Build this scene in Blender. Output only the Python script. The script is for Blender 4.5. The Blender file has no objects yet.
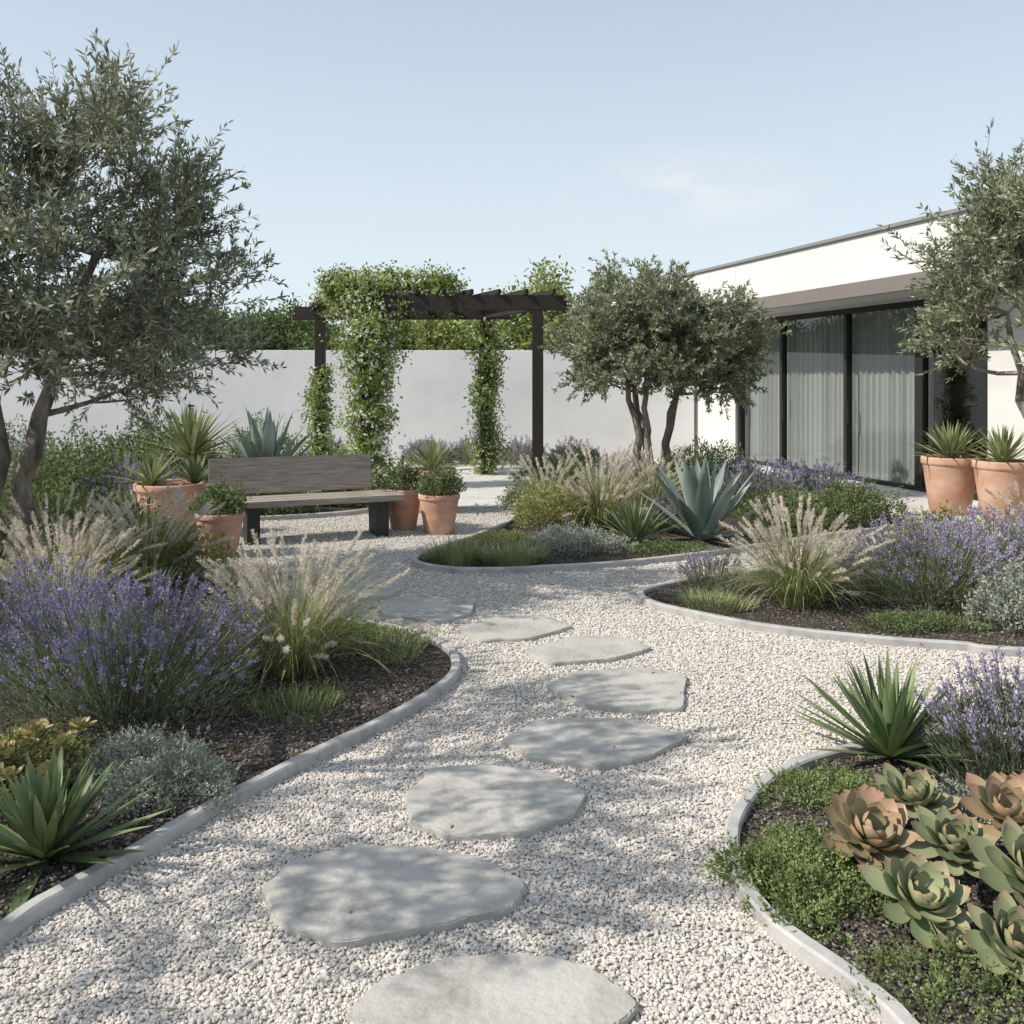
import bpy, bmesh, math, numpy as np
from mathutils import Vector
rng=np.random.default_rng(11)
R=math.radians
scene=bpy.context.scene
def link(o,parent=None):
    scene.collection.objects.link(o)
    if parent: o.parent=parent
    return o
# ---------------------------------------------------------------- materials
def newmat(name):
    m=bpy.data.materials.new(name); m.use_nodes=True
    nt=m.node_tree; nt.nodes.clear()
    out=nt.nodes.new('ShaderNodeOutputMaterial')
    return m,nt,out
def N(nt,t,**kw):
    n=nt.nodes.new(t)
    for k,v in kw.items():
        if k.startswith('i_'):
            n.inputs[k[2:].replace('_',' ')].default_value=v
        else: setattr(n,k,v)
    return n
def ramp(nt,cols,pos=None,interp='LINEAR'):
    r=nt.nodes.new('ShaderNodeValToRGB'); cr=r.color_ramp; cr.interpolation=interp
    k=len(cols); pos=pos or [i/(k-1) for i in range(k)]
    while len(cr.elements)<k: cr.elements.new(.5)
    for e,p,c in zip(cr.elements,pos,cols): e.position=p; e.color=(*c,1)
    return r
def surf(name,cols,scale=5,rough=.8,bump=.2,bscale=60,stretch=(1,1,1),pos=None,detail=6,fine=.25,spec=.3,metal=0,bdist=.01):
    m,nt,out=newmat(name); L=nt.links
    tc=N(nt,'ShaderNodeTexCoord'); mp=N(nt,'ShaderNodeMapping'); mp.inputs['Scale'].default_value=stretch
    L.new(tc.outputs['Object'],mp.inputs['Vector'])
    n1=N(nt,'ShaderNodeTexNoise',i_Scale=scale,i_Detail=detail,i_Roughness=.6)
    L.new(mp.outputs[0],n1.inputs['Vector'])
    n2=N(nt,'ShaderNodeTexNoise',i_Scale=bscale,i_Detail=4.,i_Roughness=.65)
    L.new(mp.outputs[0],n2.inputs['Vector'])
    mix=N(nt,'ShaderNodeMath',operation='MULTIPLY_ADD'); mix.inputs[1].default_value=fine
    L.new(n2.outputs[0],mix.inputs[0]); 
    sb=N(nt,'ShaderNodeMath',operation='SUBTRACT'); sb.inputs[1].default_value=fine*.5
    L.new(n1.outputs[0],sb.inputs[0]); L.new(sb.outputs[0],mix.inputs[2])
    rp=ramp(nt,cols,pos); L.new(mix.outputs[0],rp.inputs[0])
    b=N(nt,'ShaderNodeBsdfPrincipled'); b.inputs['Roughness'].default_value=rough
    b.inputs['Specular IOR Level'].default_value=spec; b.inputs['Metallic'].default_value=metal
    L.new(rp.outputs[0],b.inputs['Base Color'])
    bp=N(nt,'ShaderNodeBump',i_Strength=bump,i_Distance=bdist); L.new(n2.outputs[0],bp.inputs['Height'])
    L.new(bp.outputs[0],b.inputs['Normal']); L.new(b.outputs[0],out.inputs[0])
    return m
def leafmat(name,cols,rough=.5,tr=.25,tgrad=None,tpos=(.0,1.),spec=.35,nscale=2.5,gloss=False,amp=(.65,1.3)):
    m,nt,out=newmat(name); L=nt.links
    g=N(nt,'ShaderNodeNewGeometry'); rp=ramp(nt,cols); L.new(g.outputs['Random Per Island'],rp.inputs[0])
    tc=N(nt,'ShaderNodeTexCoord'); n=N(nt,'ShaderNodeTexNoise',i_Scale=nscale,i_Detail=1.); L.new(tc.outputs['Object'],n.inputs['Vector'])
    mr=N(nt,'ShaderNodeMapRange'); mr.inputs[1].default_value=.3;mr.inputs[2].default_value=.7;mr.inputs[3].default_value=amp[0];mr.inputs[4].default_value=amp[1]
    L.new(n.outputs[0],mr.inputs[0])
    mul=N(nt,'ShaderNodeVectorMath',operation='SCALE'); L.new(rp.outputs[0],mul.inputs[0]); L.new(mr.outputs[0],mul.inputs['Scale'])
    col=mul.outputs[0]
    if tgrad:
        at=N(nt,'ShaderNodeAttribute',attribute_name='t'); mr2=N(nt,'ShaderNodeMapRange')
        mr2.inputs[1].default_value=tpos[0]; mr2.inputs[2].default_value=tpos[1]; L.new(at.outputs['Fac'],mr2.inputs[0])
        mx=N(nt,'ShaderNodeMix',data_type='RGBA'); L.new(mr2.outputs[0],mx.inputs[0]); L.new(col,mx.inputs[6]); mx.inputs[7].default_value=(*tgrad,1)
        col=mx.outputs[2]
    if gloss:
        b=N(nt,'ShaderNodeBsdfPrincipled'); b.inputs['Roughness'].default_value=rough; b.inputs['Specular IOR Level'].default_value=spec
        L.new(col,b.inputs['Base Color'])
    else:
        b=N(nt,'ShaderNodeBsdfDiffuse'); L.new(col,b.inputs[0])
    if tr>0:
        t=N(nt,'ShaderNodeBsdfTranslucent'); L.new(col,t.inputs[0]); ms=N(nt,'ShaderNodeMixShader'); ms.inputs[0].default_value=tr
        L.new(b.outputs[0],ms.inputs[1]); L.new(t.outputs[0],ms.inputs[2]); L.new(ms.outputs[0],out.inputs[0])
    else: L.new(b.outputs[0],out.inputs[0])
    return m
M={}
M['stone']=surf('flagstone',[(.27,.26,.235),(.385,.37,.34),(.455,.44,.405),(.54,.525,.485)],scale=3.2,bump=.5,bscale=38,pos=[.28,.42,.55,.75],fine=.4,rough=.9,detail=9)
M['kerb']=surf('kerb_concrete',[(.31,.30,.29),(.42,.41,.395),(.50,.49,.47)],scale=7,bump=.25,bscale=90,pos=[.3,.5,.7])
M['paving']=surf('paving',[(.45,.44,.42),(.55,.54,.51),(.62,.61,.58)],scale=3,bump=.1,pos=[.3,.5,.7])
M['render']=surf('white_render',[(.57,.565,.55),(.63,.625,.61),(.66,.655,.64)],scale=1.3,bump=.12,bscale=120,rough=.9,fine=.1,pos=[.3,.5,.7],bdist=.004)
M['gwall']=surf('garden_wall_render',[(.72,.72,.715),(.79,.79,.785),(.82,.82,.815)],scale=1.1,bump=.12,bscale=120,rough=.9,fine=.1,pos=[.3,.5,.7],bdist=.004)
M['fascia']=surf('fascia_metal',[(.17,.15,.14),(.21,.19,.175)],scale=2,bump=.02,rough=.5)
M['cap']=surf('cap_metal',[(.19,.19,.19),(.25,.25,.25)],scale=2,bump=.02,rough=.5)
M['frame']=surf('dark_frame',[(.018,.017,.016),(.03,.028,.026)],scale=2,bump=.02,rough=.4)
M['perg']=surf('dark_stained_timber',[(.016,.012,.010),(.03,.024,.02),(.05,.04,.033)],scale=14,stretch=(1,1,.15),bump=.3,bscale=50,rough=.65)
M['wood']=surf('weathered_wood',[(.19,.16,.135),(.33,.285,.245),(.46,.41,.36)],scale=9,stretch=(.35,5,5),bump=.5,bscale=30,rough=.8,pos=[.28,.5,.72],fine=.5)
M['leg']=surf('charcoal_steel',[(.022,.023,.025),(.045,.046,.048)],scale=8,bump=.1,rough=.55)
M['terra']=surf('terracotta',[(.38,.20,.13),(.50,.295,.205),(.57,.37,.28),(.62,.48,.39)],scale=3.5,bump=.2,bscale=50,rough=.85,pos=[.25,.45,.62,.85],stretch=(1,1,1.4))
M['soil']=surf('soil',[(.03,.022,.016),(.08,.06,.045)],scale=30,bump=1.,bscale=80,rough=1)
M['bark']=surf('olive_bark',[(.08,.07,.058),(.21,.185,.155),(.38,.34,.295)],scale=9,stretch=(1,1,.3),bump=1.,bscale=22,rough=.95,pos=[.3,.5,.7],bdist=.03)
M['floor']=surf('interior_floor',[(.2,.17,.14),(.26,.22,.18)],scale=2)
M['grass']=surf('field',[(.07,.085,.03),(.13,.13,.06),(.18,.16,.09)],scale=.6,bump=.5,bscale=20)
# leaves
M['olive']=leafmat('olive_leaf',[(.12,.145,.08),(.20,.225,.135),(.29,.315,.215),(.46,.48,.39)],rough=.42,tr=.3,spec=.5,gloss=True)
M['olive2']=leafmat('olive_leaf_b',[(.14,.165,.08),(.23,.255,.135),(.33,.355,.22),(.48,.50,.39)],rough=.42,tr=.32,spec=.5,gloss=True)
M['vine']=leafmat('vine_leaf',[(.14,.20,.055),(.27,.34,.105),(.42,.47,.21)],tr=.4)
M['flower_w']=leafmat('white_flower',[(.78,.78,.72),(.88,.88,.84)],tr=.3,amp=(.9,1.1))
M['bgtree']=leafmat('bg_leaf',[(.09,.12,.05),(.15,.19,.08),(.23,.275,.125)],tr=.35)
M['bgtree2']=leafmat('bg_leaf_bright',[(.18,.22,.07),(.29,.34,.12),(.40,.45,.18)],tr=.38)
M['lavl']=leafmat('lavender_leaf',[(.14,.17,.095),(.21,.24,.15),(.30,.325,.23)],tr=.22)
M['lavf']=leafmat('lavender_flower',[(.27,.23,.36),(.41,.36,.51),(.56,.51,.64)],tr=.25)
M['lavd']=leafmat('lavender_flower_deep',[(.20,.175,.32),(.31,.275,.46),(.47,.42,.61)],tr=.25)
M['fgl']=leafmat('fountain_grass_blade',[(.19,.235,.09),(.30,.335,.15),(.46,.45,.27)],tr=.32)
M['fgp']=leafmat('fountain_grass_plume',[(.58,.50,.41),(.72,.65,.56),(.84,.79,.72)],tr=.38,amp=(.9,1.1))
M['agave']=leafmat('agave_leaf',[(.18,.235,.205),(.24,.30,.265),(.30,.355,.32)],tr=0,rough=.5,tgrad=(.2,.2,.12),tpos=(.93,1.),gloss=True)
M['yucca']=leafmat('yucca_leaf',[(.09,.14,.055),(.15,.205,.09),(.22,.28,.135)],tr=.1,rough=.4,tgrad=(.32,.32,.16),tpos=(.8,1.1),gloss=True)
M['yucca2']=leafmat('yucca_leaf_light',[(.20,.235,.10),(.29,.325,.16),(.39,.41,.24)],tr=.18,rough=.4)
M['ech']=leafmat('rosette_leaf',[(.20,.245,.13),(.26,.30,.165),(.32,.33,.19)],tr=.03,rough=.4,tgrad=(.40,.20,.14),tpos=(.76,1.1),nscale=5,gloss=True,amp=(.8,1.2))
M['echb']=leafmat('rosette_leaf_bronze',[(.24,.25,.14),(.31,.27,.16),(.35,.26,.16)],tr=.03,rough=.4,tgrad=(.42,.21,.15),tpos=(.65,1.1),nscale=5,gloss=True,amp=(.8,1.2))
M['ech2']=leafmat('rosette_leaf_gold',[(.25,.25,.10),(.34,.315,.12),(.42,.34,.14)],tr=.03,rough=.45,tgrad=(.40,.25,.12),tpos=(.7,1.1),nscale=5,gloss=True)
M['thyme']=leafmat('thyme_leaf',[(.14,.19,.07),(.22,.28,.11),(.33,.39,.185)],tr=.3,nscale=9)
M['silver']=leafmat('silver_leaf',[(.23,.26,.205),(.34,.365,.30),(.45,.475,.41)],tr=.15,nscale=8)
M['shrub']=leafmat('shrub_leaf',[(.11,.15,.065),(.18,.225,.10),(.27,.32,.16)],tr=.3,nscale=6)
M['yshrub']=leafmat('yellowgreen_leaf',[(.22,.24,.08),(.32,.335,.13),(.44,.43,.20)],tr=.28,nscale=6)
M['dryleaf']=leafmat('dry_leaf',[(.16,.12,.06),(.28,.24,.14),(.20,.22,.12)],tr=.1)
def gravelsheet(name,cols,scale):
    m,nt,out=newmat(name); L=nt.links
    tc=N(nt,'ShaderNodeTexCoord')
    v=N(nt,'ShaderNodeTexVoronoi',i_Scale=scale); L.new(tc.outputs['Object'],v.inputs['Vector'])
    sp=N(nt,'ShaderNodeSeparateColor'); L.new(v.outputs['Color'],sp.inputs[0])
    rp=ramp(nt,cols); L.new(sp.outputs[0],rp.inputs[0])
    mr=N(nt,'ShaderNodeMapRange'); mr.inputs[1].default_value=.2; mr.inputs[2].default_value=.6; mr.inputs[3].default_value=1; mr.inputs[4].default_value=.7
    L.new(v.outputs['Distance'],mr.inputs[0])
    mul=N(nt,'ShaderNodeVectorMath',operation='SCALE'); L.new(rp.outputs[0],mul.inputs[0]); L.new(mr.outputs[0],mul.inputs['Scale'])
    b=N(nt,'ShaderNodeBsdfDiffuse'); L.new(mul.outputs[0],b.inputs[0])
    inv=N(nt,'ShaderNodeMath',operation='SUBTRACT'); inv.inputs[0].default_value=1; L.new(v.outputs['Distance'],inv.inputs[1])
    bp=N(nt,'ShaderNodeBump',i_Strength=.7,i_Distance=.007); L.new(inv.outputs[0],bp.inputs['Height']); L.new(bp.outputs[0],b.inputs['Normal'])
    L.new(b.outputs[0],out.inputs[0]); return m
M['gsheet']=gravelsheet('gravel_bed_base',[(.46,.43,.39),(.54,.51,.47),(.59,.565,.525),(.66,.635,.60)],75)
M['mulch']=gravelsheet('mulch',[(.05,.042,.035),(.095,.08,.068),(.16,.14,.12)],85)
def islandmat(name,cols):
    m,nt,out=newmat(name); L=nt.links
    g=N(nt,'ShaderNodeNewGeometry'); rp=ramp(nt,cols); L.new(g.outputs['Random Per Island'],rp.inputs[0])
    b=N(nt,'ShaderNodeBsdfDiffuse'); L.new(rp.outputs[0],b.inputs[0]); L.new(b.outputs[0],out.inputs[0]); return m
M['pebble']=islandmat('pebble',[(.44,.39,.345),(.55,.51,.465),(.60,.57,.525),(.68,.65,.61),(.57,.50,.43)])
M['chip']=islandmat('mulch_chip',[(.045,.037,.03),(.10,.083,.07),(.165,.145,.125),(.30,.275,.25)])
# ---------------------------------------------------------------- mesh accumulators
class Acc:
    def __init__(s): s.V=[];s.F=[];s.T=[];s.MI=[];s.n=0
    def add(s,V,F,T=None,mi=0):
        V=np.asarray(V,float).reshape(-1,3); F=np.asarray(F,int).reshape(-1,4)
        s.V.append(V); s.F.append(F+s.n); s.T.append(np.zeros(len(V)) if T is None else np.asarray(T,float).ravel())
        s.MI.append(np.full(len(F),mi)); s.n+=len(V)
    def build(s,name,mats,parent=None,smooth=True):
        V=np.concatenate(s.V);F=np.concatenate(s.F);T=np.concatenate(s.T);MI=np.concatenate(s.MI)
        return rawmesh(name,V,F,mats,parent,smooth,MI,T)
def rawmesh(name,V,F,mats,parent=None,smooth=True,MI=None,T=None):
    k=F.shape[1]
    me=bpy.data.meshes.new(name); me.vertices.add(len(V)); me.vertices.foreach_set('co',V.astype(np.float32).ravel())
    me.loops.add(len(F)*k); me.loops.foreach_set('vertex_index',F.astype(np.int32).ravel())
    me.polygons.add(len(F)); me.polygons.foreach_set('loop_start',np.arange(0,len(F)*k,k,dtype=np.int32))
    for m in mats: me.materials.append(m)
    if MI is not None: me.polygons.foreach_set('material_index',MI.astype(np.int32))
    me.polygons.foreach_set('use_smooth',np.full(len(F),smooth))
    me.update(calc_edges=True)
    if T is not None:
        a=me.attributes.new('t','FLOAT','POINT'); a.data.foreach_set('value',T.astype(np.float32))
    return link(bpy.data.objects.new(name,me),parent)
def nrm(v): return v/np.maximum(np.linalg.norm(v,axis=-1,keepdims=True),1e-9)
def rdir(n): return nrm(rng.normal(size=(n,3)))
def diamonds(acc,P,D,L,W,mi=0,wide=.45):
    n=len(P); D=nrm(D); L=np.broadcast_to(L,n)[:,None]; W=np.broadcast_to(W,n)[:,None]
    S=nrm(np.cross(D,rdir(n))); 
    V=np.stack([P,P+D*L*wide+S*W/2,P+D*L,P+D*L*wide-S*W/2],1)
    acc.add(V,np.arange(n*4).reshape(n,4),np.tile([0,.5,1,.5],n),mi)
def tube(acc,pts,rad,k=6,mi=0):
    pts=np.asarray(pts,float); m=len(pts); rad=np.broadcast_to(rad,m)
    d=nrm(np.gradient(pts,axis=0)); ref=np.array([1,.13,.07]) if abs(d[0,0])<.8 else np.array([0,1,.1])
    a=nrm(np.cross(d,ref)); b=np.cross(d,a); th=np.arange(k)/k*2*np.pi
    V=pts[:,None]+rad[:,None,None]*(np.cos(th)[None,:,None]*a[:,None]+np.sin(th)[None,:,None]*b[:,None])
    i=np.arange(m-1)[:,None]*k; j=np.arange(k)[None]; j2=(j+1)%k
    F=np.stack([i+j,i+j2,i+k+j2,i+k+j],-1)
    acc.add(V,F,np.repeat(np.linspace(0,1,m),k),mi)
def blades(acc,base,az,e0,e1,L,W,S=6,K=3,fold=.25,prof='grass',mi=0,pw=1.3,under=None,tilt=None):
    n=len(base); az=np.broadcast_to(az,n);e0=np.broadcast_to(e0,n);e1=np.broadcast_to(e1,n);L=np.broadcast_to(L,n);W=np.broadcast_to(W,n)
    t=np.linspace(0,1,S+1)
    e=e0[:,None]+(e1-e0)[:,None]*t[None]**pw
    h=np.stack([np.cos(az),np.sin(az),0*az],-1); up=np.array([0,0,1.])
    T=np.cos(e)[...,None]*h[:,None]+np.sin(e)[...,None]*up
    P=np.concatenate([np.zeros((n,1,3)),np.cumsum((T[:,1:]+T[:,:-1])/2*(L/S)[:,None,None],1)],1)+base[:,None]
    side=np.stack([-np.sin(az),np.cos(az),0*az],-1)[:,None]
    Nn=np.cross(T,np.broadcast_to(side,T.shape))
    if prof=='grass': w=np.clip(1-t**2.2,0.03,1)
    elif prof=='agave': w=np.interp(t,[0,.12,.45,.7,.9,1],[.75,.7,1,.78,.28,.02])
    elif prof=='yucca': w=np.interp(t,[0,.1,.5,.8,1],[.8,.75,1,.6,.03])
    else: w=np.interp(t,[0,.2,.45,.65,.8,.92,1],[.38,.55,.9,1,.82,.45,.03])
    q=np.linspace(-1,1,K)
    def sheet(f):
        V=P[:,:,None]+side[:,:,None]*(q[None,None,:,None]*(w[None,:]*W[:,None]/2)[...,None,None])
        V=V-Nn[:,:,None]*((1-q**2)[None,None,:,None]*(f*w[None,:]*W[:,None])[...,None,None])
        if tilt is not None:
            c,tx,ty=tilt; D=V-c; 
            x=D[...,0]*math.cos(tx)+D[...,2]*math.sin(tx); z=-D[...,0]*math.sin(tx)+D[...,2]*math.cos(tx); y=D[...,1]
            y2=y*math.cos(ty)-z*math.sin(ty); z2=y*math.sin(ty)+z*math.cos(ty)
            V=np.stack([x,y2,z2],-1)+c
        return V
    i=(np.arange(n)*(S+1)*K)[:,None,None]+(np.arange(S)*K)[None,:,None]+np.arange(K-1)[None,None]
    F=np.stack([i,i+1,i+K+1,i+K],-1); TT=np.broadcast_to(t[None,:,None],(n,S+1,K))
    acc.add(sheet(fold),F,TT,mi)
    if under is not None: acc.add(sheet(under),F[...,::-1],TT,mi)
def cr(pts,closed=True,sub=8):
    P=np.array(pts,float); n=len(P); out=[]
    for i in range(n if closed else n-1):
        g=lambda k:P[k%n] if closed else P[min(max(k,0),n-1)]
        a,b,c,d=g(i-1),g(i),g(i+1),g(i+2)
        for s in range(sub):
            t=s/sub; out.append(.5*((2*b)+(-a+c)*t+(2*a-5*b+4*c-d)*t*t+(-a+3*b-3*c+d)*t**3))
    return np.array(out)
def inpoly(P,poly):
    x,y=P[:,0],P[:,1]; r=np.zeros(len(P),bool); j=len(poly)-1
    for i in range(len(poly)):
        xi,yi=poly[i];xj,yj=poly[j]
        if yi!=yj: r^=((yi>y)!=(yj>y))&(x<(xj-xi)*(y-yi)/(yj-yi)+xi)
        j=i
    return r
def box(name,lo,hi,mat,parent=None,bev=.004,rot=None):
    lo=np.array(lo,float);hi=np.array(hi,float);c=(lo+hi)/2
    bm=bmesh.new(); bmesh.ops.create_cube(bm,size=1); 
    for v in bm.verts: v.co=Vector([v.co[i]*(hi-lo)[i] for i in range(3)])
    if bev: bmesh.ops.bevel(bm,geom=bm.edges[:],offset=bev,segments=2,affect='EDGES')
    me=bpy.data.meshes.new(name); bm.to_mesh(me); bm.free(); me.materials.append(mat)
    o=link(bpy.data.objects.new(name,me),parent); o.location=c
    if rot is not None: o.rotation_euler=rot
    return o
def empty(name,loc=(0,0,0),rz=0):
    e=bpy.data.objects.new(name,None); e.location=loc; e.rotation_euler=(0,0,rz); return link(e)
def polyface(name,poly,z,mat,thick=0,bev=0):
    bm=bmesh.new(); vs=[bm.verts.new((p[0],p[1],z)) for p in poly]; f=bm.faces.new(vs)
    if f.normal.z<0: f.normal_flip()
    if thick:
        r=bmesh.ops.extrude_face_region(bm,geom=[f]); vv=[e for e in r['geom'] if isinstance(e,bmesh.types.BMVert)]
        for v in vv: v.co.z+=thick
        if bev:
            ed=[e for e in bm.edges if all(v in vv for v in e.verts)]
            bmesh.ops.bevel(bm,geom=ed,offset=bev,segments=3,affect='EDGES')
    bmesh.ops.recalc_face_normals(bm,faces=bm.faces[:])
    bmesh.ops.triangulate(bm,faces=[f for f in bm.faces if len(f.verts)>4])
    me=bpy.data.meshes.new(name); bm.to_mesh(me); bm.free(); me.materials.append(mat)
    return link(bpy.data.objects.new(name,me))
# ---------------------------------------------------------------- ground, beds, stones
polyface('ground',[(-300,-60),(300,-60),(300,600),(-300,600)],-.03,M['grass'])
polyface('gravel_path',[(-13,-4),(10,-4),(10,18.9),(-13,18.9)],0,M['gsheet'])
bedL=[(-1.80,1.2),(-1.66,2.0),(-1.54,2.708),(-1.463,2.914),(-1.339,3.155),(-1.197,3.454),(-1.016,3.778),(-.825,4.08),(-.641,4.371),(-.455,4.708),(-.346,5.016),(-.325,5.26),(-.39,5.564),(-.562,5.817),(-.82,6.047),(-1.25,6.3),(-1.68,6.75),(-2.2,7.286),(-2.87,7.77),(-3.79,8.27),(-6,8.8),(-10,9),(-10,5),(-9,1)]
bedB=[(-11,10.3),(-4.6,10.35),(-3.2,10.8),(-2.0,11.35),(-1.75,12.2),(-2.6,13.2),(-4.2,14.2),(-4.5,18.4),(-11,18.4)]
bedM=[(-.89,8.27),(-.64,7.97),(-.19,7.89),(.43,8.01),(1.08,8.23),(1.8,8.6),(2.49,9.05),(3.42,9.68),(4.3,10.2),(4.75,10.8),(4.3,12.5),(3.7,14.5),(3.0,16),(1.5,16.3),(.7,14.5),(.3,13),(.1,11.5),(-.05,10.5),(-.4,9.6),(-.78,8.8)]
bedR=[(3.14,5.52),(2.81,5.646),(2.36,5.77),(1.905,5.95),(1.563,6.17),(1.27,6.43),(1.06,6.68),(.99,6.92),(1.08,7.15),(1.38,7.39),(1.96,7.73),(2.58,8.05),(3.38,8.5),(4.4,9.05),(5.2,9.2),(9,7),(9,5),(5,5.4)]
bedC=[(1.05,2.2),(1.0,2.38),(.942,2.508),(.851,2.66),(.79,2.81),(.76,3.0),(.796,3.255),(.877,3.46),(1.024,3.687),(1.218,3.873),(1.467,4.026),(1.783,4.135),(2.2,4.2),(3.2,4.25),(4.5,4.1),(5,3),(4.6,1.5),(2.2,1.2),(1.3,1.5)]
beds=[cr(b) for b in (bedL,bedB,bedM,bedR,bedC)]
for b in beds:
    polyface('planting_bed',b,.022,M['mulch'])
    n=len(b); tg=nrm(np.roll(b,-1,0)-np.roll(b,1,0)); nn=np.stack([tg[:,1],-tg[:,0]],1)
    w,h=.027,.058; prof=[(-w,-.02),(-w,h-.008),(-w+.008,h),(w-.008,h),(w,h-.008),(w,-.02)]
    wob=.0015*np.sin(np.arange(n)*.37)
    V=np.stack([np.concatenate([b+nn*(x),np.full((n,1),z)+ (wob[:,None] if z>0 else 0)],1) for x,z in prof],1)
    k=len(prof); i=np.arange(n)[:,None]*k; i2=((np.arange(n)+1)%n)[:,None]*k; j=np.arange(k-1)[None]
    a=Acc(); a.add(V,np.stack([i+j,i2+j,i2+j+1,i+j+1],-1)); a.build('edging_kerb',[M['kerb']],smooth=False)
stones=[
[(-.443,2.39),(-.368,2.508),(-.208,2.6),(.023,2.63),(.223,2.571),(.343,2.41),(.223,2.284),(-.079,2.217),(-.335,2.284)],
[(-.825,2.955),(-.775,3.122),(-.572,3.24),(-.30,3.225),(-.107,3.15),(.045,3.0),(.01,2.861),(-.20,2.767),(-.524,2.675),(-.739,2.797)],
[(-.433,3.63),(-.353,3.883),(-.096,3.913),(.162,3.835),(.306,3.66),(.232,3.452),(.03,3.321),(-.238,3.300),(-.386,3.418)],
[(-.055,4.185),(.128,4.435),(.583,4.455),(.832,4.227),(.586,3.984),(.382,3.895),(.08,3.995)],
[(.175,4.935),(.362,5.175),(.745,5.245),(.988,5.117),(.88,4.600),(.648,4.549),(.342,4.655)],
[(.07,5.564),(.378,5.872),(.706,5.89),(.879,5.625),(.589,5.396),(.225,5.321)],
[(-.394,6.071),(-.085,6.385),(.268,6.354),(.411,6.12),(.117,5.83),(-.206,5.785)],
[(-1.054,6.71),(-.788,6.965),(-.28,6.81),(-.291,6.456),(-.5,6.235),(-.907,6.419)],
[(-1.514,7.2),(-1.172,7.427),(-.882,7.217),(-.943,6.98),(-1.311,6.861)],
[(-2.0,7.9),(-1.7,8.1),(-1.35,7.9),(-1.45,7.6),(-1.85,7.6)]]
SP=[]
for s in stones:
    P=np.array(s); out=[]; n=len(P)
    for i in range(n):
        a,b=P[i],P[(i+1)%n]; d=b-a; nn_=np.array([d[1],-d[0]])/np.linalg.norm(d)
        for t in (.06,.2,.4,.6,.8,.94):
            out.append(a+d*t+nn_*rng.normal()*.004*(1 if .1<t<.9 else .4))
    P=cr(np.array(out),sub=3); SP.append(P)
    polyface('stepping_stone',P,-.01,M['stone'],thick=.040,bev=.005)
patio=[(-3.9,13.2),(-1.6,12.2),(-.6,11.9),(.05,12.0),(.55,14.0),(1.0,16.6),(1.2,18.8),(-4.3,18.8),(-4.1,14.6)]
polyface('patio',patio,-.01,M['paving'],thick=.03,bev=.005)
# ---------------------------------------------------------------- scatter (one mesh of small stones)
bm=bmesh.new(); bmesh.ops.create_icosphere(bm,subdivisions=1,radius=.5); IV=np.array([v.co[:] for v in bm.verts]); IF=np.array([[v.index for v in f.verts] for f in bm.faces]); bm.free()
def pebbles(name,xy,z0,z1,smin,smax,flat,mat,big=None):
    n=len(xy); 
    s=(smin+(smax-smin)*rng.uniform(0,1,n)**1.3)*(1 if big is None else big)
    dims=np.stack([rng.uniform(.85,1.25,n),rng.uniform(.6,.95,n),rng.uniform(*flat,n)],1)*s[:,None]
    V=IV[None]*dims[:,None]*rng.uniform(.78,1.15,(n,12,1))
    for ax,amp in ((0,.4),(1,.4),(2,np.pi)):
        th=rng.uniform(-amp,amp,n); c,sn=np.cos(th)[:,None],np.sin(th)[:,None]; i,j=[(1,2),(0,2),(0,1)][ax]
        p,q=V[...,i].copy(),V[...,j].copy(); V[...,i]=p*c-q*sn; V[...,j]=p*sn+q*c
    P=np.concatenate([xy,rng.uniform(z0,z1,(n,1))],1); V+=P[:,None]
    F=(IF[None]+np.arange(n)[:,None,None]*12).reshape(-1,3)
    rawmesh(name,V.reshape(-1,3),F,[mat],smooth=False)
def samp(x0,x1,y0,y1,dens):
    n=int((x1-x0)*(y1-y0)*dens); return np.stack([rng.uniform(x0,x1,n),rng.uniform(y0,y1,n)],1)
P=np.concatenate([samp(-2.0,2.6,1.8,4.2,15000),samp(-2.2,3.6,4.2,6.5,8000),samp(-4,5.5,6.5,9,3000),samp(-5,6,9,13.2,1200)])
keep=np.ones(len(P),bool)
for b in beds: keep&=~inpoly(P,b)
for s in SP:
    c=s.mean(0); keep&=~inpoly(P,c+(s-c)*.99)
keep&=~inpoly(P,np.array(patio))
P=P[keep]; pebbles('gravel',P,.0,.008,.008,.021,(.45,.7),M['pebble'],np.interp(P[:,1],[3,9],[1,1.35]))
P=np.concatenate([samp(-3.6,4,1.4,5,5500),samp(-4.5,5.5,5,9.5,1900)]); k=np.zeros(len(P),bool)
for b in beds: k|=inpoly(P,b)
P=P[k]; pebbles('bark_mulch',P,.02,.030,.006,.022,(.25,.6),M['chip'])
a=Acc(); n=200; P=np.stack([rng.uniform(-2.2,2.6,n),rng.uniform(2.2,9,n),np.full(n,.034)],1); D=rdir(n)*[1,1,.12]
diamonds(a,P,D,.036*rng.uniform(.5,1.1,n),.009,0); a.build('fallen_leaves',[M['dryleaf']],smooth=False)
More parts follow.
